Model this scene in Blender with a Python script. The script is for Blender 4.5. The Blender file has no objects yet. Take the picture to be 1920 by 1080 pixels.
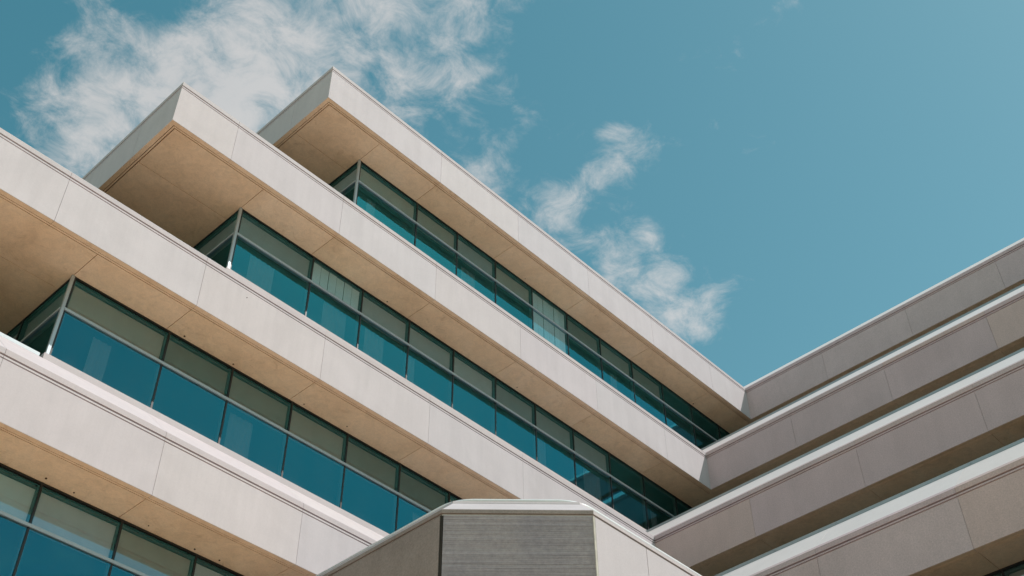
import bpy, math, random
from mathutils import Vector, Matrix
random.seed(7)
scene = bpy.context.scene
col = scene.collection

# ------------------------------------------------------------------ camera
EYE = 1.6
cam_data = bpy.data.cameras.new('camera')
cam = bpy.data.objects.new('camera', cam_data)
col.objects.link(cam)
cam_data.sensor_width = 36.0
cam_data.lens = 36.0 * 2249.8 / 1920.0
cam_data.clip_end = 5000
pitch, yaw, roll = 0.7636, 0.8255, -0.0132
fwd = Vector((math.sin(yaw) * math.cos(pitch), math.cos(yaw) * math.cos(pitch), math.sin(pitch)))
rgt = Vector((math.cos(yaw), -math.sin(yaw), 0))
upv = rgt.cross(fwd)
r2 = rgt * math.cos(roll) + upv * math.sin(roll)
u2 = upv * math.cos(roll) - rgt * math.sin(roll)
cam.matrix_world = Matrix(((r2.x, u2.x, -fwd.x, 0), (r2.y, u2.y, -fwd.y, 0), (r2.z, u2.z, -fwd.z, EYE), (0, 0, 0, 1)))
scene.camera = cam

# ------------------------------------------------------------------ sky, clouds, sun, exposure
SUN = Vector((0.455, -0.55, 1.0)).normalized()
world = bpy.data.worlds.new('World')
scene.world = world
world.use_nodes = True
wt = world.node_tree
wt.nodes.clear()
def wn(t, **k):
    n = wt.nodes.new(t)
    for a, b in k.items():
        setattr(n, a, b)
    return n
def lk(a, b):
    wt.links.new(a, b)
def wmath(op, a, b=None, c=None, clamp=False):
    n = wn('ShaderNodeMath', operation=op, use_clamp=clamp)
    for i, v in enumerate((a, b, c)):
        if v is None:
            continue
        if isinstance(v, (int, float)):
            n.inputs[i].default_value = v
        else:
            lk(v, n.inputs[i])
    return n.outputs[0]
sky = wn('ShaderNodeTexSky', sky_type='NISHITA')
sky.sun_disc = False
sky.sun_elevation = math.asin(SUN.z)
sky.sun_rotation = math.atan2(SUN.x, SUN.y)
sky.altitude = 0
sky.air_density = 1.0
sky.dust_density = 0.5
sky.ozone_density = 1.5
SKY_TINT = (0.86, 1.10, 0.80, 1)
SKY_OFF, SKY_GAIN = (0.342, -0.033, -0.152, 1), (1.25, 1.09, 1.095, 1)
def wmix(op, a, c):
    n = wn('ShaderNodeMix', data_type='RGBA', blend_type=op)
    n.inputs[0].default_value = 1.0
    lk(a, n.inputs[6])
    n.inputs[7].default_value = c
    return n.outputs[2]
deep = wmix('MULTIPLY', wmix('SUBTRACT', wmix('MULTIPLY', sky.outputs[0], SKY_TINT), SKY_OFF), SKY_GAIN)
deep = wmix('LIGHTEN', deep, (0.05, 0.4, 0.7, 1))
# cloud layer: the view direction meets a flat layer overhead
tc = wn('ShaderNodeTexCoord')
sep = wn('ShaderNodeSeparateXYZ')
lk(tc.outputs['Generated'], sep.inputs[0])
zc = wmath('MAXIMUM', sep.outputs[2], 0.04)
px = wmath('DIVIDE', sep.outputs[0], zc)
py = wmath('DIVIDE', sep.outputs[1], zc)
pc = wn('ShaderNodeCombineXYZ')
lk(px, pc.inputs[0]); lk(py, pc.inputs[1])
def noise(scale, detail, rough, dist, off=(0, 0, 0)):
    m = wn('ShaderNodeVectorMath', operation='ADD')
    lk(pc.outputs[0], m.inputs[0]); m.inputs[1].default_value = off
    n = wn('ShaderNodeTexNoise')
    n.inputs['Scale'].default_value = scale
    n.inputs['Detail'].default_value = detail
    n.inputs['Roughness'].default_value = rough
    n.inputs['Distortion'].default_value = dist
    lk(m.outputs[0], n.inputs['Vector'])
    return n.outputs['Fac']
CLOUDS = [
(0.3121,0.7511,5.737,-5.429,17.742,11.021,0.66),
(0.2094,0.7657,6.622,-19.052,35.850,3.186,0.65),
(0.2445,0.8614,14.565,-8.941,10.485,10.001,0.60),
(0.3567,0.6019,8.997,-10.053,20.238,12.702,0.80),
(0.3947,0.5983,20.527,-17.676,20.737,19.752,0.60),
(0.3781,0.7314,6.707,-9.218,17.305,6.478,0.80),
(0.2991,0.8976,8.327,-13.022,32.097,6.433,0.65),
(0.3251,0.8073,5.514,-15.826,29.181,1.304,0.50),
(0.4711,0.5556,6.436,-17.227,21.713,3.609,0.70),
(0.5083,0.5280,19.450,-30.694,99.493,47.716,0.70),
(0.4136,0.5027,12.853,-12.184,43.421,41.318,0.75),
(0.2562,0.6724,13.507,-9.585,26.976,25.671,-0.80),
(0.4373,0.5863,55.368,-50.025,24.654,23.494,-0.60),
(0.6096,0.5998,5.118,-25.466,27.215,-1.786,0.85),
(0.7004,0.4752,11.333,-25.509,32.192,10.246,0.95),
(0.6611,0.4760,18.919,-29.915,65.740,39.252,0.70),
(0.7076,0.5501,5.444,-22.024,40.555,-0.480,0.72),
(0.7130,0.5948,4.674,-24.713,27.619,-2.964,0.72),
(0.7831,0.5949,17.411,-20.410,13.857,13.270,0.62),
(0.8299,0.5650,5.418,-17.306,18.653,0.883,0.60),
(0.9429,0.5805,7.602,-8.854,10.689,13.218,0.85),
(0.9476,0.5275,5.437,-19.495,37.529,0.323,0.75),
(0.9059,0.4666,93.491,-132.216,59.288,56.775,0.40),
(0.9768,0.6021,16.895,-13.671,14.575,42.286,0.80),
(0.8916,0.5858,14.605,-11.169,7.200,20.231,0.30),
(0.8038,0.5360,29.189,-36.402,24.392,23.346,0.55),
(0.5841,0.3366,9.180,-11.715,17.135,16.308,-0.80),
(0.6294,0.5626,29.397,-31.683,24.025,22.948,-0.40),
(0.5928,0.4184,10.887,-12.929,13.892,13.237,-0.90),
(0.5302,0.4561,25.401,-27.731,18.973,18.072,-0.50),
(0.545,-0.945,13.0,3.0,-5.0,20.0,2.4), (0.75,-0.80,10.0,6.0,-12.0,20.0,1.3), (0.42,-1.02,14.0,4.0,-9.0,22.0,1.2),
# open blue gaps: the right of the view and the sky mirrored in the glass
(1.15,0.15,1.5,1.1,-1.0,1.6,-1.0), (0.62,-0.85,1.4,0,0,1.7,-0.85), (0.12,0.80,11.0,0,0,11.0,-0.6),
]
bias = None
for cx, cy, a, b, c, d, w in CLOUDS:
    dx = wmath('SUBTRACT', px, cx)
    dy = wmath('SUBTRACT', py, cy)
    qx = wmath('ADD', wmath('MULTIPLY', dx, a), wmath('MULTIPLY', dy, b))
    qy = wmath('ADD', wmath('MULTIPLY', dx, c), wmath('MULTIPLY', dy, d))
    r_2 = wmath('ADD', wmath('MULTIPLY', qx, qx), wmath('MULTIPLY', qy, qy))
    g = wmath('MULTIPLY', wmath('EXPONENT', wmath('MULTIPLY', r_2, -0.9)), w)
    bias = g if bias is None else wmath('ADD', bias, g)
broken = wn('ShaderNodeMapRange', interpolation_type='SMOOTHSTEP')       # broken cloud all over the sky, added for neutral fill light
lk(noise(0.75, 3, 0.5, 0.3, (4.2, 2.9, 0)), broken.inputs[0])
broken.inputs[1].default_value = 0.42
broken.inputs[2].default_value = 0.66
bias = wmath('ADD', bias, broken.outputs[0])
bias = wmath('MAXIMUM', wmath('MINIMUM', bias, 1.05), -0.6)
n1 = noise(6.0, 4, 0.5, 0.5, (3.1, 1.7, 0))
n2 = noise(20.0, 11, 0.68, 0.45, (7.3, 0.4, 0))
wob = wmath('ADD', wmath('MULTIPLY', wmath('SUBTRACT', n1, 0.5), 2.5), wmath('MULTIPLY', wmath('SUBTRACT', n2, 0.5), 3.5))
dens = wmath('ADD', wob, wmath('MULTIPLY', bias, 1.15))
mr = wn('ShaderNodeMapRange', interpolation_type='SMOOTHSTEP')
lk(dens, mr.inputs[0])
mr.inputs[1].default_value = 0.05
mr.inputs[2].default_value = 1.85
cov = wmath('MULTIPLY', mr.outputs[0], 0.95)
n3 = noise(4.0, 6, 0.6, 0.4, (1.3, 9.1, 0))
cc = wn('ShaderNodeMix', data_type='RGBA')
lk(n3, cc.inputs[0])
cc.inputs[6].default_value = (3.6, 3.25, 3.1, 1)
cc.inputs[7].default_value = (4.9, 4.25, 3.9, 1)
mixc = wn('ShaderNodeMix', data_type='RGBA')
lk(cov, mixc.inputs[0])
lk(deep, mixc.inputs[6])
lit = wn('ShaderNodeMix', data_type='RGBA', blend_type='ADD')       # clouds glow more where the air does, towards the sun
lit.inputs[0].default_value = 0.42
lk(cc.outputs[2], lit.inputs[6])
lk(deep, lit.inputs[7])
lk(lit.outputs[2], mixc.inputs[7])
bg = wn('ShaderNodeBackground')
bg.inputs[1].default_value = 0.10
lk(mixc.outputs[2], bg.inputs[0])
wo = wn('ShaderNodeOutputWorld')
lk(bg.outputs[0], wo.inputs[0])

sun_data = bpy.data.lights.new('sun', 'SUN')
sun_data.energy = 2.9
sun_data.angle = math.radians(0.5)
sun_data.color = (1.0, 0.945, 0.90)
sun = bpy.data.objects.new('sun', sun_data)
col.objects.link(sun)
sun.rotation_euler = SUN.to_track_quat('Z', 'Y').to_euler()
sun.location = SUN * 80

scene.view_settings.view_transform = 'Standard'
scene.view_settings.look = 'None'
scene.view_settings.exposure = 0.45
scene.view_settings.gamma = 1.0
scene.render.engine = 'CYCLES'
scene.cycles.max_bounces = 12
scene.cycles.diffuse_bounces = 8
scene.cycles.transparent_max_bounces = 16

# ------------------------------------------------------------------ materials
def material(name):
    m = bpy.data.materials.new(name)
    m.use_nodes = True
    nt = m.node_tree
    nt.nodes.clear()
    out = nt.nodes.new('ShaderNodeOutputMaterial')
    return m, nt, out
def node(nt, t, **k):
    n = nt.nodes.new(t)
    for a, b in k.items():
        setattr(n, a, b)
    return n
def tex_noise(nt, scale, detail=6, rough=0.6, stretch=None, dist=0.0):
    geo = node(nt, 'ShaderNodeNewGeometry')
    v = geo.outputs['Position']
    if stretch:
        mp = node(nt, 'ShaderNodeMapping')
        mp.inputs['Scale'].default_value = stretch
        nt.links.new(v, mp.inputs['Vector'])
        v = mp.outputs[0]
    n = node(nt, 'ShaderNodeTexNoise')
    n.inputs['Scale'].default_value = scale
    n.inputs['Detail'].default_value = detail
    n.inputs['Roughness'].default_value = rough
    n.inputs['Distortion'].default_value = dist
    nt.links.new(v, n.inputs['Vector'])
    return n.outputs['Fac']
def ramp(nt, fac, stops, interp='LINEAR'):
    r = node(nt, 'ShaderNodeValToRGB')
    r.color_ramp.interpolation = interp
    els = r.color_ramp.elements
    while len(els) < len(stops):
        els.new(0.5)
    for e, (p, c) in zip(els, stops):
        e.position = p
        e.color = (*c, 1) if len(c) == 3 else c
    nt.links.new(fac, r.inputs[0])
    return r.outputs[0]
def mul(nt, a, b, fac=1.0):
    m = node(nt, 'ShaderNodeMix', data_type='RGBA', blend_type='MULTIPLY')
    m.inputs[0].default_value = fac
    nt.links.new(a, m.inputs[6]); nt.links.new(b, m.inputs[7])
    return m.outputs[2]
def g3(x):
    return (x, x, x)

def concrete(name, base, var=None, grain=0.10, mottle=0.06, streak=0.05, bump=0.25):
    m, nt, out = material(name)
    bs = node(nt, 'ShaderNodeBsdfPrincipled')
    bs.inputs['Roughness'].default_value = 0.85
    bs.inputs['Specular IOR Level'].default_value = 0.25
    rgb = node(nt, 'ShaderNodeRGB')
    rgb.outputs[0].default_value = (*base, 1)
    c = rgb.outputs[0]
    oi = node(nt, 'ShaderNodeObjectInfo')
    v = var or [(0, (0.97, 0.97, 0.97)), (0.5, (1, 1, 1)), (1, (1.0, 0.985, 0.97))]
    c = mul(nt, c, ramp(nt, oi.outputs['Random'], v, 'CONSTANT' if len(v) > 3 else 'LINEAR'))
    big = tex_noise(nt, 0.9, 5, 0.6, None, 0.6)
    c = mul(nt, c, ramp(nt, big, [(0.3, g3(1 - mottle)), (0.7, g3(1 + mottle * 0.6))]))
    st = tex_noise(nt, 1.0, 5, 0.65, (5.0, 5.0, 0.5))
    c = mul(nt, c, ramp(nt, st, [(0.35, g3(1 - streak)), (0.6, g3(1.0))]))
    gr = tex_noise(nt, 38, 3, 0.7)
    c = mul(nt, c, ramp(nt, gr, [(0.3, g3(1 - grain)), (0.7, g3(1 + grain))]))
    nt.links.new(c, bs.inputs['Base Color'])
    bp = node(nt, 'ShaderNodeBump')
    bp.inputs['Strength'].default_value = bump
    bp.inputs['Distance'].default_value = 0.006
    nt.links.new(tex_noise(nt, 55, 4, 0.7), bp.inputs['Height'])
    nt.links.new(bp.outputs[0], bs.inputs['Normal'])
    nt.links.new(bs.outputs[0], out.inputs[0])
    return m

PANEL_VAR = [(0.0, (1.0, 1.0, 1.0)), (0.16, (0.985, 0.975, 0.98)), (0.32, (1.01, 1.0, 0.99)), (0.48, (0.98, 0.98, 0.99)),
             (0.62, (1.0, 0.985, 0.97)), (0.76, (0.985, 0.985, 0.985)), (0.9, (1.0, 0.98, 0.985))]
SIDE_VAR = [(0.0, (1.0, 1.0, 1.0)), (0.16, (0.96, 0.945, 0.97)), (0.32, (1.01, 0.99, 0.97)), (0.48, (0.95, 0.95, 0.97)),
            (0.62, (1.02, 0.98, 0.93)), (0.70, (0.97, 0.975, 0.975)), (0.86, (0.99, 0.97, 0.99))]
M = {}
M['panel'] = concrete('cast_concrete_panel', (0.60, 0.545, 0.565), PANEL_VAR, 0.03, 0.06, 0.05, 0.15)
M['side'] = concrete('rough_concrete_panel', (0.59, 0.475, 0.48), SIDE_VAR, 0.14, 0.08, 0.04, 0.35)
M['coping'] = concrete('coping_concrete', (0.57, 0.515, 0.53), PANEL_VAR, 0.04, 0.05, 0.04, 0.15)
M['sunlit_sill'] = concrete('sunlit_sill_concrete', (0.75, 0.69, 0.685), PANEL_VAR, 0.03, 0.04, 0.02, 0.1)  # right-wing sills, paler than the left ones: sunlight put into the colour
M['strip'] = concrete('edge_strip_concrete', (0.60, 0.55, 0.50), None, 0.05, 0.06, 0.03, 0.2)
M['core'] = concrete('core_concrete', (0.12, 0.11, 0.10), None, 0.05, 0.06, 0.03, 0.2)
M['block_side'] = concrete('dark_concrete', (0.29, 0.25, 0.235), None, 0.16, 0.14, 0.06, 0.35)
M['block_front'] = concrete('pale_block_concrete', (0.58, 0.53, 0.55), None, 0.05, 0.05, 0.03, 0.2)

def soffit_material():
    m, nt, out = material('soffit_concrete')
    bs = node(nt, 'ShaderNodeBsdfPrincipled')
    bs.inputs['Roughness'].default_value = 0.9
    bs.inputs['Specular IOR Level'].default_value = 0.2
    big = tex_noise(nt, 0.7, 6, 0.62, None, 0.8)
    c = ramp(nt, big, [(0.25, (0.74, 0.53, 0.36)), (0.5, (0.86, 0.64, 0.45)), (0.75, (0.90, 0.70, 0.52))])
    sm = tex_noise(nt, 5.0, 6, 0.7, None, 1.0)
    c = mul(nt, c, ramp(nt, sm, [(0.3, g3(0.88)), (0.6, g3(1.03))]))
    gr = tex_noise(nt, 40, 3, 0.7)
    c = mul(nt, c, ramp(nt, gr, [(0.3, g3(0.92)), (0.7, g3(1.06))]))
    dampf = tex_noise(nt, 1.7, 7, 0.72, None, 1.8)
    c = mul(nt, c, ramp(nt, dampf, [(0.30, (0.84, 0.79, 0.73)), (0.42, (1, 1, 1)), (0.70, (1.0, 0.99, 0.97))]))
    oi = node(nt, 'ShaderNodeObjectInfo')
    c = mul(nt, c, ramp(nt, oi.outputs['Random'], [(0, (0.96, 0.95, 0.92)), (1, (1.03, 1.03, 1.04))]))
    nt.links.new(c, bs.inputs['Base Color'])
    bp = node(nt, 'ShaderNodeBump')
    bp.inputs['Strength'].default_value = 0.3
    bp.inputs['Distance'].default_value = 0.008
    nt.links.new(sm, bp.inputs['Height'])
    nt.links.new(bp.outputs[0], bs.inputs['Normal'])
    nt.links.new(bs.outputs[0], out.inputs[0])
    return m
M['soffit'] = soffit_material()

def ribbed_material():
    m, nt, out = material('ribbed_grey_stone')
    bs = node(nt, 'ShaderNodeBsdfPrincipled')
    bs.inputs['Roughness'].default_value = 0.9
    bs.inputs['Specular IOR Level'].default_value = 0.2
    ln = tex_noise(nt, 1.0, 4, 0.75, (0.5, 0.5, 60.0))
    gr = tex_noise(nt, 16.0, 4, 0.8)
    c = ramp(nt, ln, [(0.30, (0.30, 0.28, 0.305)), (0.50, (0.37, 0.345, 0.375)), (0.72, (0.42, 0.395, 0.425))])
    c = mul(nt, c, ramp(nt, gr, [(0.3, g3(0.80)), (0.7, g3(1.12))]))
    big = tex_noise(nt, 1.1, 4, 0.6)
    c = mul(nt, c, ramp(nt, big, [(0.3, (0.86, 0.87, 0.90)), (0.7, (1.06, 1.05, 1.02))]))
    nt.links.new(c, bs.inputs['Base Color'])
    bp = node(nt, 'ShaderNodeBump')
    bp.inputs['Strength'].default_value = 0.25
    bp.inputs['Distance'].default_value = 0.01
    nt.links.new(ln, bp.inputs['Height'])
    nt.links.new(bp.outputs[0], bs.inputs['Normal'])
    nt.links.new(bs.outputs[0], out.inputs[0])
    return m
M['ribbed'] = ribbed_material()

def plain(name, base, rough=0.5, metal=0.0, spec=0.5, wear=0.08):
    m, nt, out = material(name)
    bs = node(nt, 'ShaderNodeBsdfPrincipled')
    bs.inputs['Roughness'].default_value = rough
    bs.inputs['Metallic'].default_value = metal
    bs.inputs['Specular IOR Level'].default_value = spec
    n = tex_noise(nt, 3.0, 5, 0.65)
    c = ramp(nt, n, [(0.3, tuple(x * (1 - wear) for x in base)), (0.7, tuple(min(1, x * (1 + wear * 0.5)) for x in base))])
    nt.links.new(c, bs.inputs['Base Color'])
    nt.links.new(bs.outputs[0], out.inputs[0])
    return m
M['dark_frame'] = plain('dark_window_frame', (0.012, 0.013, 0.015), 0.45)
M['alu'] = plain('brushed_aluminium', (0.42, 0.48, 0.52), 0.42, 0.35)
M['flash'] = plain('roof_flashing_metal', (0.40, 0.44, 0.46), 0.45, 0.3)
M['jamb'] = plain('grey_window_jamb', (0.10, 0.105, 0.11), 0.5)
M['white_metal'] = plain('white_painted_metal', (0.80, 0.82, 0.83), 0.35)
M['sealant'] = plain('joint_sealant', (0.52, 0.49, 0.43), 0.7, 0, 0.3, 0.3)
M['dark_sealant'] = plain('dark_joint', (0.05, 0.045, 0.04), 0.8, 0, 0.2, 0.3)
M['room'] = plain('room_wall', (0.10, 0.105, 0.11), 0.9, 0, 0.2)
M['blind_grey'] = plain('grey_blind', (0.86, 0.82, 0.82), 0.8, 0, 0.2)
M['blind_tan'] = plain('tan_blind', (0.84, 0.76, 0.66), 0.8, 0, 0.2)
TONES = {'blind_grey': [], 'blind_tan': []}
for _k, _c in enumerate(((0.80, 0.74, 0.76), (0.66, 0.61, 0.62), (0.90, 0.84, 0.86), (0.55, 0.51, 0.51))):
    M['blind_grey%d' % _k] = plain('grey_blind', _c, 0.8, 0, 0.2)
for _k, _c in enumerate(((0.74, 0.61, 0.54), (0.58, 0.48, 0.42), (0.82, 0.69, 0.61), (0.48, 0.39, 0.34))):
    M['blind_tan%d' % _k] = plain('tan_blind', _c, 0.8, 0, 0.2)
M['curtain'] = plain('grey_curtain', (0.16, 0.17, 0.18), 0.9, 0, 0.1)
M['blind_pale'] = plain('pale_blind', (0.95, 0.94, 0.94), 0.7, 0, 0.2)
M['rust'] = plain('rusty_fixing', (0.10, 0.05, 0.03), 0.9, 0, 0.1, 0.4)
M['paving'] = concrete('warm_stone_paving', (0.80, 0.60, 0.40), None, 0.06, 0.10, 0.0, 0.2)
M['roofing'] = concrete('dark_roofing', (0.05, 0.048, 0.045), None, 0.1, 0.1, 0.0, 0.3)
M['grass'] = concrete('gravel_ground', (0.40, 0.31, 0.21), None, 0.3, 0.3, 0.0, 0.6)

def glass_material():
    m, nt, out = material('coated_window_glass')
    gl = node(nt, 'ShaderNodeBsdfGlossy')
    gl.inputs['Color'].default_value = (0.08, 0.71, 0.93, 1)
    gl.inputs['Roughness'].default_value = 0.0
    tr = node(nt, 'ShaderNodeBsdfTransparent')
    tr.inputs['Color'].default_value = (0.96, 0.93, 0.92, 1)
    # slow ripple of float glass and a small tilt of its own for each pane
    bp = node(nt, 'ShaderNodeBump')
    bp.inputs['Strength'].default_value = 1.0
    bp.inputs['Distance'].default_value = 0.0016
    nt.links.new(tex_noise(nt, 1.3, 2, 0.5, None, 0.3), bp.inputs['Height'])
    nt.links.new(bp.outputs[0], gl.inputs['Normal'])
    mx = node(nt, 'ShaderNodeMixShader')
    lw = node(nt, 'ShaderNodeFresnel')
    lw.inputs['IOR'].default_value = 1.5
    ma = node(nt, 'ShaderNodeMath', operation='MULTIPLY_ADD')
    nt.links.new(lw.outputs[0], ma.inputs[0])
    ma.inputs[1].default_value = 0.75
    ma.inputs[2].default_value = 0.16
    nt.links.new(ma.outputs[0], mx.inputs[0])
    nt.links.new(tr.outputs[0], mx.inputs[1])
    nt.links.new(gl.outputs[0], mx.inputs[2])
    # thin film of dust
    df = node(nt, 'ShaderNodeBsdfDiffuse')
    df.inputs['Color'].default_value = (0.45, 0.48, 0.50, 1)
    mx2 = node(nt, 'ShaderNodeMixShader')
    dn = tex_noise(nt, 1.0, 5, 0.7, (3, 3, 0.8))
    dm = node(nt, 'ShaderNodeMapRange')
    nt.links.new(dn, dm.inputs[0])
    dm.inputs[1].default_value = 0.35; dm.inputs[2].default_value = 0.8
    dm.inputs[3].default_value = 0.004; dm.inputs[4].default_value = 0.03
    nt.links.new(dm.outputs[0], mx2.inputs[0])
    nt.links.new(mx.outputs[0], mx2.inputs[1])
    nt.links.new(df.outputs[0], mx2.inputs[2])
    nt.links.new(mx2.outputs[0], out.inputs[0])
    return m
M['glass'] = glass_material()
def clear_material():
    m, nt, out = material('clear_glass_back')
    tr = node(nt, 'ShaderNodeBsdfTransparent')
    tr.inputs['Color'].default_value = (0.95, 0.97, 0.97, 1)
    nt.links.new(tr.outputs[0], out.inputs[0])
    return m
M['clear'] = clear_material()

# ------------------------------------------------------------------ mesh helpers
def mesh_object(name, verts, faces, mats, parent=None, fmats=None, loc=None):
    me = bpy.data.meshes.new(name)
    me.from_pydata(verts, [], faces)
    for m in (mats if isinstance(mats, (list, tuple)) else [mats]):
        me.materials.append(m)
    if fmats:
        for p, k in zip(me.polygons, fmats):
            p.material_index = k
    import bmesh
    bm = bmesh.new(); bm.from_mesh(me)
    bmesh.ops.recalc_face_normals(bm, faces=bm.faces[:])
    bm.to_mesh(me); bm.free()
    return link(name, me, parent, loc)
def link(name, me, parent=None, loc=None):
    o = bpy.data.objects.new(name, me)
    col.objects.link(o)
    if parent:
        o.parent = parent
    if loc is not None:
        o.location = loc
    return o
def box_vf(x0, x1, y0, y1, z0, z1, off=0):
    v = [(x0, y0, z0), (x1, y0, z0), (x1, y1, z0), (x0, y1, z0), (x0, y0, z1), (x1, y0, z1), (x1, y1, z1), (x0, y1, z1)]
    f = [(0, 3, 2, 1), (4, 5, 6, 7), (0, 1, 5, 4), (1, 2, 6, 5), (2, 3, 7, 6), (3, 0, 4, 7)]
    return v, [tuple(i + off for i in q) for q in f]
def boxes(name, lst, mat, parent, loc=None):
    V, F = [], []
    for b in lst:
        v, f = box_vf(*b, off=len(V))
        V += v; F += f
    return mesh_object(name, V, F, mat, parent, None, loc)
def empty(name, loc, label, cat):
    o = bpy.data.objects.new(name, None)
    col.objects.link(o)
    o.location = loc
    o['label'] = label; o['category'] = cat
    return o
def loft(name, ringA, ringB, mat, parent, under=None):
    n = len(ringA)
    V = list(ringA) + list(ringB)
    F = [tuple(range(n))[::-1], tuple(range(n, 2 * n))]
    for k in range(n):
        F.append((k, (k + 1) % n, n + (k + 1) % n, n + k))
    if under:
        return mesh_object(name, V, F, [mat, under], parent, [0] * (n + 1) + [1])
    return mesh_object(name, V, F, mat, parent)

# ------------------------------------------------------------------ ground
gv = [(-1500, -1500, 0), (1500, -1500, 0), (1500, 1500, 0), (-1500, 1500, 0)]
ground = mesh_object('ground', gv, [(0, 1, 2, 3)], M['grass'])
ground['kind'] = 'structure'
pv, pf = box_vf(-6, 60, -24, 45, -0.3, 0.10)
plaza = mesh_object('pavement', pv, pf, M['paving'])
plaza['kind'] = 'structure'

# ------------------------------------------------------------------ the office building
Y0 = 14.667                                   # plane of the long front
NB = 6
XR = [26.665 - 2.899 * i for i in range(NB)]  # plane of the terraced wing, stepping out floor by floor
XL = [9.678 - 3.45 * i for i in range(NB)]    # free left ends
XG = [11.45 - 2.87 * i for i in range(NB)]    # glazed corner under each band
ZT = [23.778 + EYE - 4.0 * i for i in range(NB)]
BH = 1.219                                    # height of a fascia
GV = 0.911                                    # depth of the glass line behind the fascia
YG = Y0 + GV
YBACK, YNEAR, XFAR = 30.0, -7.0, 44.0
JX = [7.63 + 2.8467 * k for k in range(-6, 8)]
JY = [11.90 - 2.83 * k for k in range(0, 7)]
JE = [16.06 + 2.8467 * k for k in range(0, 5)]
MX = [7.69 + 1.4233 * k for k in range(-10, 16)]
HG = 0.003
SG = 0.006
building = empty('office_building', (17.0, 22.0, 0.0),
                 'large pale concrete office building with stepped bands and teal ribbon windows', 'building')
B0 = building.location.copy()
def loc3(p):
    return (p[0] - B0.x, p[1] - B0.y, p[2] - B0.z)

def piece(name, i, seg, prof, s0, s1, mat, under=None):
    """one cast piece: profile (depth behind fascia, height above coping edge) run from s0 to s1; 'm' is a mitred end"""
    def P(v, z, s, end):
        Z = ZT[i] + z
        if seg == 'F':
            x = s if s != 'm' else ((XL[i] if end == 0 else XR[i]) + v)
            return loc3((x, Y0 + v, Z))
        X = (XL[i] if seg == 'E' else XR[i]) + v
        y = s if s != 'm' else Y0 + v
        return loc3((X, y, Z))
    return loft(name, [P(v, z, s0, 0) for v, z in prof], [P(v, z, s1, 1) for v, z in prof], mat, building, under)

def runs(i, seg, extra=None):
    """spans between joints along a segment"""
    if seg == 'F':
        js = ['m'] + [x for x in JX if XL[i] + 0.9 < x < XR[i] - 0.9] + ['m']
    elif seg == 'R':
        js = ['m'] + JY + [YNEAR]
    else:
        js = ['m'] + [y for y in JE if y > Y0 + 0.9] + [YBACK]
    out = []
    sg = -1 if seg == 'R' else 1
    for a, b in zip(js, js[1:]):
        out.append((a if a == 'm' else a + sg * HG, b if b == 'm' else b - sg * HG))
    return out

FASCIA = [(0.006, -BH), (0.0, -BH + 0.006), (0.0, -0.198), (0.035, -0.192), (0.035, -0.168), (0.14, -0.168), (0.14, -BH + 0.06), (0.098, -BH + 0.06), (0.098, -BH)]
LEDGE = [(0.004, -0.168), (0.004, -0.138), (0.13, -0.138), (0.13, -0.167)]
COPING = [(0.0, -0.106), (0.0, -0.004), (0.004, 0.0), (0.10, 0.096), (0.10, -0.137), (0.075, -0.137), (0.075, -0.106)]
SILL = [(0.101, 0.094), (0.84, 0.84), (1.0, 0.84), (1.0, -0.137), (0.101, -0.137)]
DRIP = [(0.113, -BH + 0.001), (0.113, -BH + 0.06), (0.146, -BH + 0.06), (0.146, -BH + 0.001)]
FLASH = [(0.865, 0.862), (0.865, 0.928), (0.885, 0.94), (0.96, 0.94), (0.96, 0.84), (0.90, 0.84), (0.90, 0.862)]
SOF = [(0.170, -BH + 0.008), (0.170, -BH + 0.06), (GV + 0.12, -BH + 0.06), (GV + 0.12, -BH + 0.008)]

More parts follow.
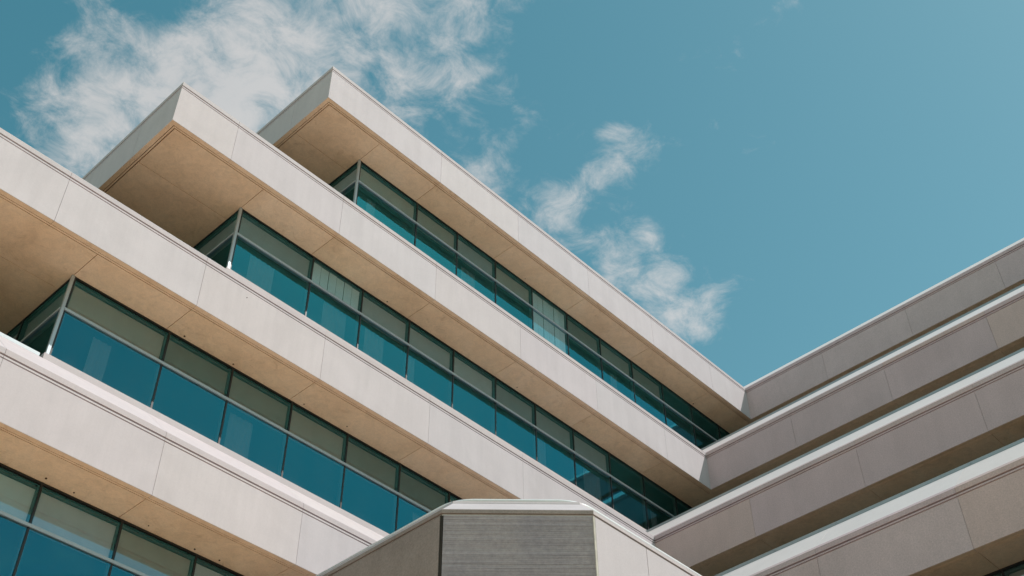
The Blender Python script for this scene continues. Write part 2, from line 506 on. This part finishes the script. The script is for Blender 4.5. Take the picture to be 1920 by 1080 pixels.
for i in range(NB):
    for seg in ('F', 'R', 'E'):
        mp = M['side'] if seg == 'R' else M['panel']
        for a, b in runs(i, seg):
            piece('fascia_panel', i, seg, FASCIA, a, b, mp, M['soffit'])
            piece('coping', i, seg, COPING, a, b, mp if seg == 'R' else M['coping'])
            piece('sloped_sill', i, seg, SILL, a, b, M['sunlit_sill'] if seg == 'R' else M['coping'])
            piece('ledge_strip', i, seg, LEDGE, a, b, mp)
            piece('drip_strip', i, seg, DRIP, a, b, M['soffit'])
        if i > 0 or seg != 'F':
            # parapet flashing: all along the terraces, and on the front only left of the glazed corner
            if seg == 'R':
                ys = [Y0 + 0.95] + [13.2 - 1.415 * k for k in range(0, 14)]
                for a, b in zip(ys, ys[1:]):
                    if i > 0:
                        piece('roof_flashing', i, seg, FLASH, a - 0.004, b + 0.004, M['flash'])
            elif seg == 'F' and i > 0:
                xe = XG[i - 1] - 0.12
                xs = [XL[i] + 1.0] + [x for x in MX[::2] if XL[i] + 1.2 < x < xe - 0.2] + [xe]
                for a, b in zip(xs, xs[1:]):
                    piece('roof_flashing', i, seg, FLASH, a + 0.004, b - 0.004, M['flash'])
            elif seg == 'E' and i > 0:
                ys = [Y0 + 1.0] + JE
                for a, b in zip(ys, ys[1:]):
                    piece('roof_flashing', i, seg, FLASH, a + 0.004, b - 0.004, M['flash'])
    # soffits: along the front, under the terraced wing, and the deep corner under the free end
    js = [XG[i]] + [x for x in JX if XG[i] + 0.9 < x < XR[i] - 0.3] + ['m']
    for a, b in zip(js, js[1:]):
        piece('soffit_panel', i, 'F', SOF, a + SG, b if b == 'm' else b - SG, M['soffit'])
    js = ['m'] + JY + [YNEAR]
    for a, b in zip(js, js[1:]):
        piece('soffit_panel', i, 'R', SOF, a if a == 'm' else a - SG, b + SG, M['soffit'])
    js = [Y0 + 0.170] + JE + [YBACK]
    for k, (a, b) in enumerate(zip(js, js[1:])):
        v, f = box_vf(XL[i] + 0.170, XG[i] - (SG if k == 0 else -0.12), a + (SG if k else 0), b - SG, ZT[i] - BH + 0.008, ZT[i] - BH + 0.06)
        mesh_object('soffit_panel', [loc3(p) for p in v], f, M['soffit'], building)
    # floor slab
    zl, zh = ZT[i] - BH + 0.061, ZT[i] + 0.5
    plan = [(XL[i] + 0.142, Y0 + 0.142), (XR[i] + 0.142, Y0 + 0.142), (XR[i] + 0.142, YNEAR + 0.1), (XFAR, YNEAR + 0.1), (XFAR, YBACK), (XL[i] + 0.142, YBACK)]
    # keep the slab behind the sloping coping above the ledge
    loft('floor_slab', [loc3((x, y, zl)) for x, y in plan], [loc3((x, y, ZT[i] - 0.14)) for x, y in plan], M['core'], building)
    plan2 = [(XL[i] + 0.99, Y0 + 0.99), (XR[i] + 0.99, Y0 + 0.99), (XR[i] + 0.99, YNEAR + 0.1), (XFAR, YNEAR + 0.1), (XFAR, YBACK), (XL[i] + 0.99, YBACK)]
    loft('terrace_floor', [loc3((x, y, ZT[i] - 0.138)) for x, y in plan2], [loc3((x, y, zh)) for x, y in plan2], M['roofing'], building)

# windows -----------------------------------------------------------------
WH = 4.0 - BH - 0.98            # glass height
TZ = WH - 0.765                 # transom
_cache = {}
def cached(key, make):
    if key not in _cache:
        _cache[key] = make()
    return _cache[key]
def me_boxes(name, lst, mats, fm=None):
    V, F, FM = [], [], []
    for k, b in enumerate(lst):
        v, f = box_vf(*b, off=len(V))
        V += v; F += f
    me = bpy.data.meshes.new(name)
    me.from_pydata(V, [], F)
    for m in mats:
        me.materials.append(m)
    if fm:
        for p, k in zip(me.polygons, fm * len(lst)):
            p.material_index = k
    return me
def window(origin, w, rot, blind, full=False, lift=0.0):
    kw = round(w, 3)
    fr = cached(('f', kw), lambda: me_boxes('window', [
        (0.0, 0.036, -0.012, 0.10, 0.0, WH), (0.036, w, -0.010, 0.10, WH - 0.034, WH), (0.036, w, 0.02, 0.10, WH - 0.06, WH - 0.034),
        (0.036, w, 0.0, 0.10, 0.0, 0.025)], [M['dark_frame']]))
    o = link('window', fr, building, loc3(origin))
    o.rotation_euler = (0, 0, rot)
    tr = cached(('t', kw), lambda: me_boxes('transom', [(0.0, w, -0.038, -0.0125, TZ - 0.025, TZ + 0.025), (0.037, w, -0.012, 0.06, TZ - 0.02, TZ + 0.03)], [M['alu']]))
    link('transom', tr, o)
    jm = cached(('j', kw), lambda: me_boxes('jamb', [
        (0.036, 0.056, 0.02, 0.09, 0.025, TZ), (0.036, 0.056, 0.02, 0.09, TZ + 0.03, WH - 0.06),
        (w - 0.02, w, 0.02, 0.09, 0.025, TZ), (w - 0.02, w, 0.02, 0.09, TZ + 0.03, WH - 0.06),
        (0.056, w - 0.02, 0.042, 0.09, WH - 0.10, WH - 0.06)], [M['jamb']]))
    link('jamb', jm, o)
    fm = [1, 1, 0, 1, 1, 1]
    jit = random.uniform(-1, 1)
    pl = cached(('pl', kw), lambda: me_boxes('pane', [(0.036, w, -0.002, 0.008, 0.02, TZ - 0.01)], [M['glass'], M['clear']], fm))
    pu = cached(('pu', kw), lambda: me_boxes('pane', [(0.036, w, -0.002, 0.008, TZ + 0.02, WH - 0.06)], [M['glass'], M['clear']], fm))
    for pm, zc in ((pl, TZ / 2), (pu, (TZ + WH) / 2)):
        p = link('pane', pm, o)
        p.rotation_euler = (random.uniform(-0.0025, 0.0025), 0, random.uniform(-0.003, 0.003))
    if blind == 'pale_sheet':
        z0 = 0.05 if full else TZ
        n = 6
        b = cached(('vs', kw, full), lambda: me_boxes('blind', [(0.07 + (w - 0.1) * k / n, 0.07 + (w - 0.1) * (k + 1) / n - 0.012, 0.042 + 0.006 * (k % 2), 0.046 + 0.006 * (k % 2), z0, WH - 0.09) for k in range(n)], [M['blind_pale']]))
        b = link('blind', b, o)
    elif blind:
        if blind + '0' in M:
            blind = blind + str(random.randrange(4))
        lift = random.choice((0, 0, 0, 0.05, 0.12)) if lift == 0 else lift
        def slats():
            V, F = [], []
            z = TZ + lift
            while z < WH - 0.08:
                k = len(V)
                x0, x1 = 0.075, w - 0.02
                V += [(x0, 0.100, z), (x1, 0.100, z), (x1, 0.080, z + 0.024), (x0, 0.080, z + 0.024),
                      (x0, 0.101, z + 0.0012), (x1, 0.101, z + 0.0012), (x1, 0.081, z + 0.0252), (x0, 0.081, z + 0.0252)]
                F += [(k, k + 1, k + 2, k + 3), (k + 7, k + 6, k + 5, k + 4), (k, k + 4, k + 5, k + 1), (k + 3, k + 2, k + 6, k + 7)]
                z += 0.0265
            me = bpy.data.meshes.new('blind')
            me.from_pydata(V, [], F)
            me.materials.append(M[blind])
            return me
        b = link('blind', cached(('bl', kw, blind, lift), slats), o)
        b['kind'] = 'stuff'
    if rot == 0 and random.random() < 0.6:
        # a strip of curtain drawn to one side behind the lower pane
        f0 = random.uniform(0.06, w * 0.5)
        f1 = min(w - 0.06, f0 + random.uniform(0.25, 0.7))
        nf = max(3, int((f1 - f0) / 0.06))
        V, F = [], []
        for k in range(nf + 1):
            x = f0 + (f1 - f0) * k / nf
            y = 0.24 + 0.02 * (k % 2)
            V += [(x, y, 0.03), (x, y, TZ)]
            if k:
                q = 2 * k
                F.append((q - 2, q, q + 1, q - 1))
        mesh_object('curtain', V, F, M['curtain'], o)
    return o

R90 = -math.pi / 2
for i in range(NB - 1):
    z0 = ZT[i + 1] + 0.98
    xe = XR[i] + GV
    xs = [XG[i] + 0.027] + [x for x in MX if XG[i] + 0.6 < x < xe - 0.4] + [xe]
    n = len(xs) - 1
    for k, (a, b) in enumerate(zip(xs, xs[1:])):
        bl, full = 'blind_grey', False
        if i in (0, 2, 3):
            bl = 'blind_tan'
        if (i, k) == (0, 4):
            bl, full = 'pale_sheet', True
        if (i, k) == (1, 1):
            bl = 'pale_sheet'
        if (i, k) in ((0, 2), (1, 0), (1, 3)):
            bl = 'blind_grey'
        if i == 3 and k in (1,):
            bl = 'blind_pale'
        if i == 3 and k in (2, 4):
            bl = 'blind_grey'
        if k >= n - 3:
            bl = None
        window((a, YG, z0), b - a, 0, bl, full)
    # glazed return at the free end
    ys = [YG + 0.027] + [YG + 0.027 + 1.6 + 1.4233 * k for k in range(0, 7)]
    for k, (a, b) in enumerate(zip(ys, ys[1:])):
        window((XG[i], b, z0), b - a, R90, 'blind_grey')
    boxes('corner_mullion', [tuple(p - q for p, q in zip((XG[i] - 0.026, XG[i] + 0.026, YG - 0.026, YG + 0.026, z0, z0 + WH), (B0.x, B0.x, B0.y, B0.y, B0.z, B0.z)))], M['alu'], building)
    # glazing of the terraced wing
    ys = [YG - 0.02] + [y for k in range(0, 14) for y in [13.3 - 1.415 * k] if y > YNEAR + 0.5]
    for a, b in zip(ys, ys[1:]):
        window((XR[i] + GV, a, z0), a - b, R90, 'blind_tan')
    # kerbs under the glass
    def bx(name, x0, x1, y0, y1, za, zb, mat):
        return boxes(name, [(x0 - B0.x, x1 - B0.x, y0 - B0.y, y1 - B0.y, za, zb)], mat, building)
    bx('window_kerb', XG[i] - 0.06, xe + 0.1, YG - 0.055, YG + 0.11, ZT[i + 1] + 0.842, z0 - 0.001, M['coping'])
    bx('window_kerb', XG[i] - 0.05, XG[i] + 0.10, YG + 0.112, YBACK - 0.1, ZT[i + 1] + 0.502, z0 - 0.001, M['block_side'])
    bx('window_kerb', XR[i] + GV - 0.05, XR[i] + GV + 0.1, YNEAR + 0.2, YG - 0.057, ZT[i + 1] + 0.502, z0 - 0.001, M['block_side'])
    # rooms behind the glass
    zr0, zr1 = ZT[i + 1] + 0.502, ZT[i] - BH + 0.029
    bx('room_wall', XG[i] + 4.5, XFAR, YG + 5.0, YG + 5.2, zr0, zr1, M['room'])
    bx('room_wall', XG[i] + 4.5, XG[i] + 4.7, YG + 5.21, YBACK, zr0, zr1, M['room'])
    bx('room_wall', XR[i] + 5.5, XR[i] + 5.7, YNEAR + 0.2, YG + 4.99, zr0, zr1, M['room'])
# walls that close the far sides down to the ground
def bx0(name, x0, x1, y0, y1, za, zb, mat):
    return boxes(name, [(x0 - B0.x, x1 - B0.x, y0 - B0.y, y1 - B0.y, za, zb)], mat, building)
bx0('end_wall', XR[0] + 1.2, XFAR + 0.2, YNEAR - 0.15, YNEAR + 0.05, 0.0, ZT[0] + 0.4, M['side'])
bx0('back_wall', XFAR + 0.01, XFAR + 0.2, YNEAR + 0.1, YBACK + 0.2, 0.0, ZT[0] + 0.4, M['side'])
bx0('back_wall', XL[NB - 1] + 0.3, XFAR, YBACK + 0.01, YBACK + 0.2, 0.0, ZT[NB - 1] - BH, M['side'])
bx0('base_wall', XG[NB - 1], XFAR, YG + 0.2, YBACK - 0.1, 0.0, ZT[NB - 1] - BH + 0.03, M['side'])
bx0('base_wall', XR[NB - 1] + 1.0, XFAR, YNEAR + 0.3, YG + 0.19, 0.0, ZT[NB - 1] - BH + 0.03, M['side'])

# small fixings and marks on the concrete
def stud(x, y, z, s, mat, dirv):
    v, f = box_vf(-s, s, -s, s, -s, s)
    # a six-sided bolt head
    n = 6
    V = []
    ax = Vector(dirv)
    a1 = ax.orthogonal().normalized(); a2 = ax.cross(a1)
    for h, r in ((-0.5, 1.0), (0.6, 1.0), (0.9, 0.6)):
        for k in range(n):
            t = 2 * math.pi * k / n
            p = Vector((x, y, z)) + (a1 * math.cos(t) + a2 * math.sin(t)) * s * r + ax * s * h
            V.append(loc3(p))
    F = [tuple(range(n))[::-1], tuple(range(2 * n, 3 * n))]
    for q in range(2):
        for k in range(n):
            F.append((q * n + k, q * n + (k + 1) % n, (q + 1) * n + (k + 1) % n, (q + 1) * n + k))
    return mesh_object('anchor_bolt', V, F, mat, building)

for i, x, y in ((2, 7.97, 15.5), (2, 9.07, 15.5), (3, 6.26, 15.44), (3, 6.76, 15.47), (3, 9.02, 15.48), (3, 9.51, 15.47), (2, 11.81, 15.42),
                (2, 10.76, 15.48), (1, 12.62, 15.49), (3, 8.09, 15.43), (0, 24.82, 15.49), (1, 16.9, 15.47), (0, 17.3, 15.48)):
    stud(x, y, ZT[i] - BH + 0.006, random.uniform(0.011, 0.019), M['rust'], (0, 0, -1))
for x, z in ((8.593, 15.41),):
    stud(x, Y0, z + EYE, 0.010, M['rust'], (0, -1, 0))

# ------------------------------------------------------------------ chamfered block in front
TZT = 9.5 + EYE
block = empty('chamfered_block', (12.0, 12.0, 0.0),
              'low concrete block with a grey ribbed chamfered corner and white rounded coping in front', 'concrete block')
K0 = block.location.copy()
PATH = [(9.909, 14.55), (9.909, 10.555), (11.427, 9.029), (16.6, 9.029)]
def offs(v):
    """the plan path moved inwards by v, corners mitred"""
    pts = [Vector(p) for p in PATH]
    ns = []
    for a, b in zip(pts, pts[1:]):
        d = (b - a).normalized()
        ns.append(Vector((-d.y, d.x)))
    out = []
    for k, p in enumerate(pts):
        if k == 0:
            out.append(p + ns[0] * v)
        elif k == len(pts) - 1:
            out.append(p + ns[-1] * v)
        else:
            n = (ns[k - 1] + ns[k]).normalized()
            out.append(p + n * (v / n.dot(ns[k])))
    return out
def kloc(x, y, z):
    return (x - K0.x, y - K0.y, z - K0.z)
def block_piece(name, seg, prof, mat, t0=None, t1=None, trim0=0.0, trim1=0.0):
    A, B = [], []
    for v, z in prof:
        o = offs(v)
        a, b = o[seg], o[seg + 1]
        d = (b - a).normalized()
        p = a + d * trim0 if t0 is None else Vector(PATH[seg]) + d * t0 + (a - Vector(PATH[seg])).dot(Vector((-d.y, d.x))) * Vector((-d.y, d.x))
        q = b - d * trim1 if t1 is None else Vector(PATH[seg]) + d * t1 + (a - Vector(PATH[seg])).dot(Vector((-d.y, d.x))) * Vector((-d.y, d.x))
        A.append(kloc(p.x, p.y, TZT + z)); B.append(kloc(q.x, q.y, TZT + z))
    return loft(name, A, B, mat, block)
WALLP = [(0.0, -TZT), (0.0, -0.095), (0.16, -0.095), (0.16, -TZT)]
CAPP = [(0.0, -0.056), (0.0, 0.0), (0.03, 0.028), (0.03, -0.056)]
SLOPE = [(0.031, 0.028), (0.35, 0.333), (0.35, -0.088), (0.031, -0.088)]
LIPP = [(0.012, -0.094), (0.012, -0.080), (0.2, -0.0885), (0.2, -0.094)]
UPP = [(0.355, 0.12), (0.355, 0.345), (0.37, 0.39), (0.44, 0.39), (0.44, 0.12)]
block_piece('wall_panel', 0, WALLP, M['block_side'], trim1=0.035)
RIBP = [(0.16, -TZT), (0.006, -TZT)]
zz = -TZT + 0.02
while zz < -0.125:
    dp = random.uniform(0.002, 0.007)
    pitch_ = random.uniform(0.012, 0.021)
    RIBP += [(0.0 + random.uniform(0, 0.002), zz), (0.001, zz + pitch_ * 0.62), (dp, zz + pitch_ * 0.70), (dp, zz + pitch_ * 0.94)]
    zz += pitch_
RIBP += [(0.0, -0.11), (0.0, -0.095), (0.16, -0.095)]
block_piece('wall_panel', 1, RIBP, M['ribbed'], trim0=0.028, trim1=0.012)['label'] = 'grey ribbed stone panel on the chamfered corner'
block_piece('wall_panel', 2, WALLP, M['block_front'], t1=1.19 - 0.006, trim0=0.03)
block_piece('wall_panel', 2, WALLP, M['block_front'], t0=1.19 + 0.006, t1=4.04)
block_piece('wall_panel', 2, WALLP, M['block_front'], t0=4.052)
for s in range(3):
    block_piece('coping', s, CAPP, M['block_front'] if s == 2 else M['block_side'])  # chamfer coping takes the darker concrete: shade put into its colour
    block_piece('sloped_sill', s, SLOPE, M['coping'])
    block_piece('joint_strip', s, LIPP, M['sealant'] if s == 1 else M['dark_sealant'])
    block_piece('upstand', s, UPP, M['coping'])
co = offs(0.06)
core = [co[0], co[1], co[2], co[3], Vector((16.6, 14.55))]
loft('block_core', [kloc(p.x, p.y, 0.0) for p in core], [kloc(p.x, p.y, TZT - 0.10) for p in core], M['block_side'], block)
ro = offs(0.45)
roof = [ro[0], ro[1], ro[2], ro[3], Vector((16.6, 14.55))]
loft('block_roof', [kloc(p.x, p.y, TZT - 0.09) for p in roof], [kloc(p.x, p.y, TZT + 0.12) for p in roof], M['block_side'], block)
# corner sealant beads
def bead(seg, at, v, wdt, mat):
    o = offs(v)
    p = o[at]
    lst = (p.x - wdt - K0.x, p.x + wdt - K0.x, p.y - wdt - K0.y, p.y + wdt - K0.y, 0.0, TZT - 0.09)
    return boxes('corner_bead', [lst], mat, block)
bead(0, 1, 0.045, 0.026, M['dark_sealant'])
bead(1, 2, 0.022, 0.02, M['sealant'])
# rounded white rail that follows the top
def tube(name, pts, r, mat, parent, n=10):
    V, F = [], []
    for k, p in enumerate(pts):
        a = pts[max(0, k - 1)]; b = pts[min(len(pts) - 1, k + 1)]
        d = (b - a).normalized()
        s = Vector((0, 0, 1)).cross(d).normalized()
        u = d.cross(s)
        for j in range(n):
            t = 2 * math.pi * j / n
            q = p + s * math.cos(t) * r + u * math.sin(t) * r
            V.append(tuple(q))
    for k in range(len(pts) - 1):
        for j in range(n):
            F.append((k * n + j, k * n + (j + 1) % n, (k + 1) * n + (j + 1) % n, (k + 1) * n + j))
    F.append(tuple(range(n))); F.append(tuple(range((len(pts) - 1) * n, len(pts) * n))[::-1])
    o = mesh_object(name, V, F, mat, parent)
    for p in o.data.polygons:
        p.use_smooth = len(p.vertices) == 4
    return o
rp = offs(0.40)
rail = [rp[0]]
for k in (1, 2):
    a, c, b = rp[k - 1], rp[k], rp[k + 1]
    d1 = (a - c).normalized(); d2 = (b - c).normalized()
    R = 0.30
    p0, p2 = c + d1 * R, c + d2 * R
    for t in range(0, 11):
        t /= 10
        rail.append(p0 * (1 - t) ** 2 + c * 2 * t * (1 - t) + p2 * t * t)
rail.append(rp[3])
tube('rail', [Vector(kloc(p.x, p.y, TZT + 0.412)) for p in rail], 0.032, M['white_metal'], block)
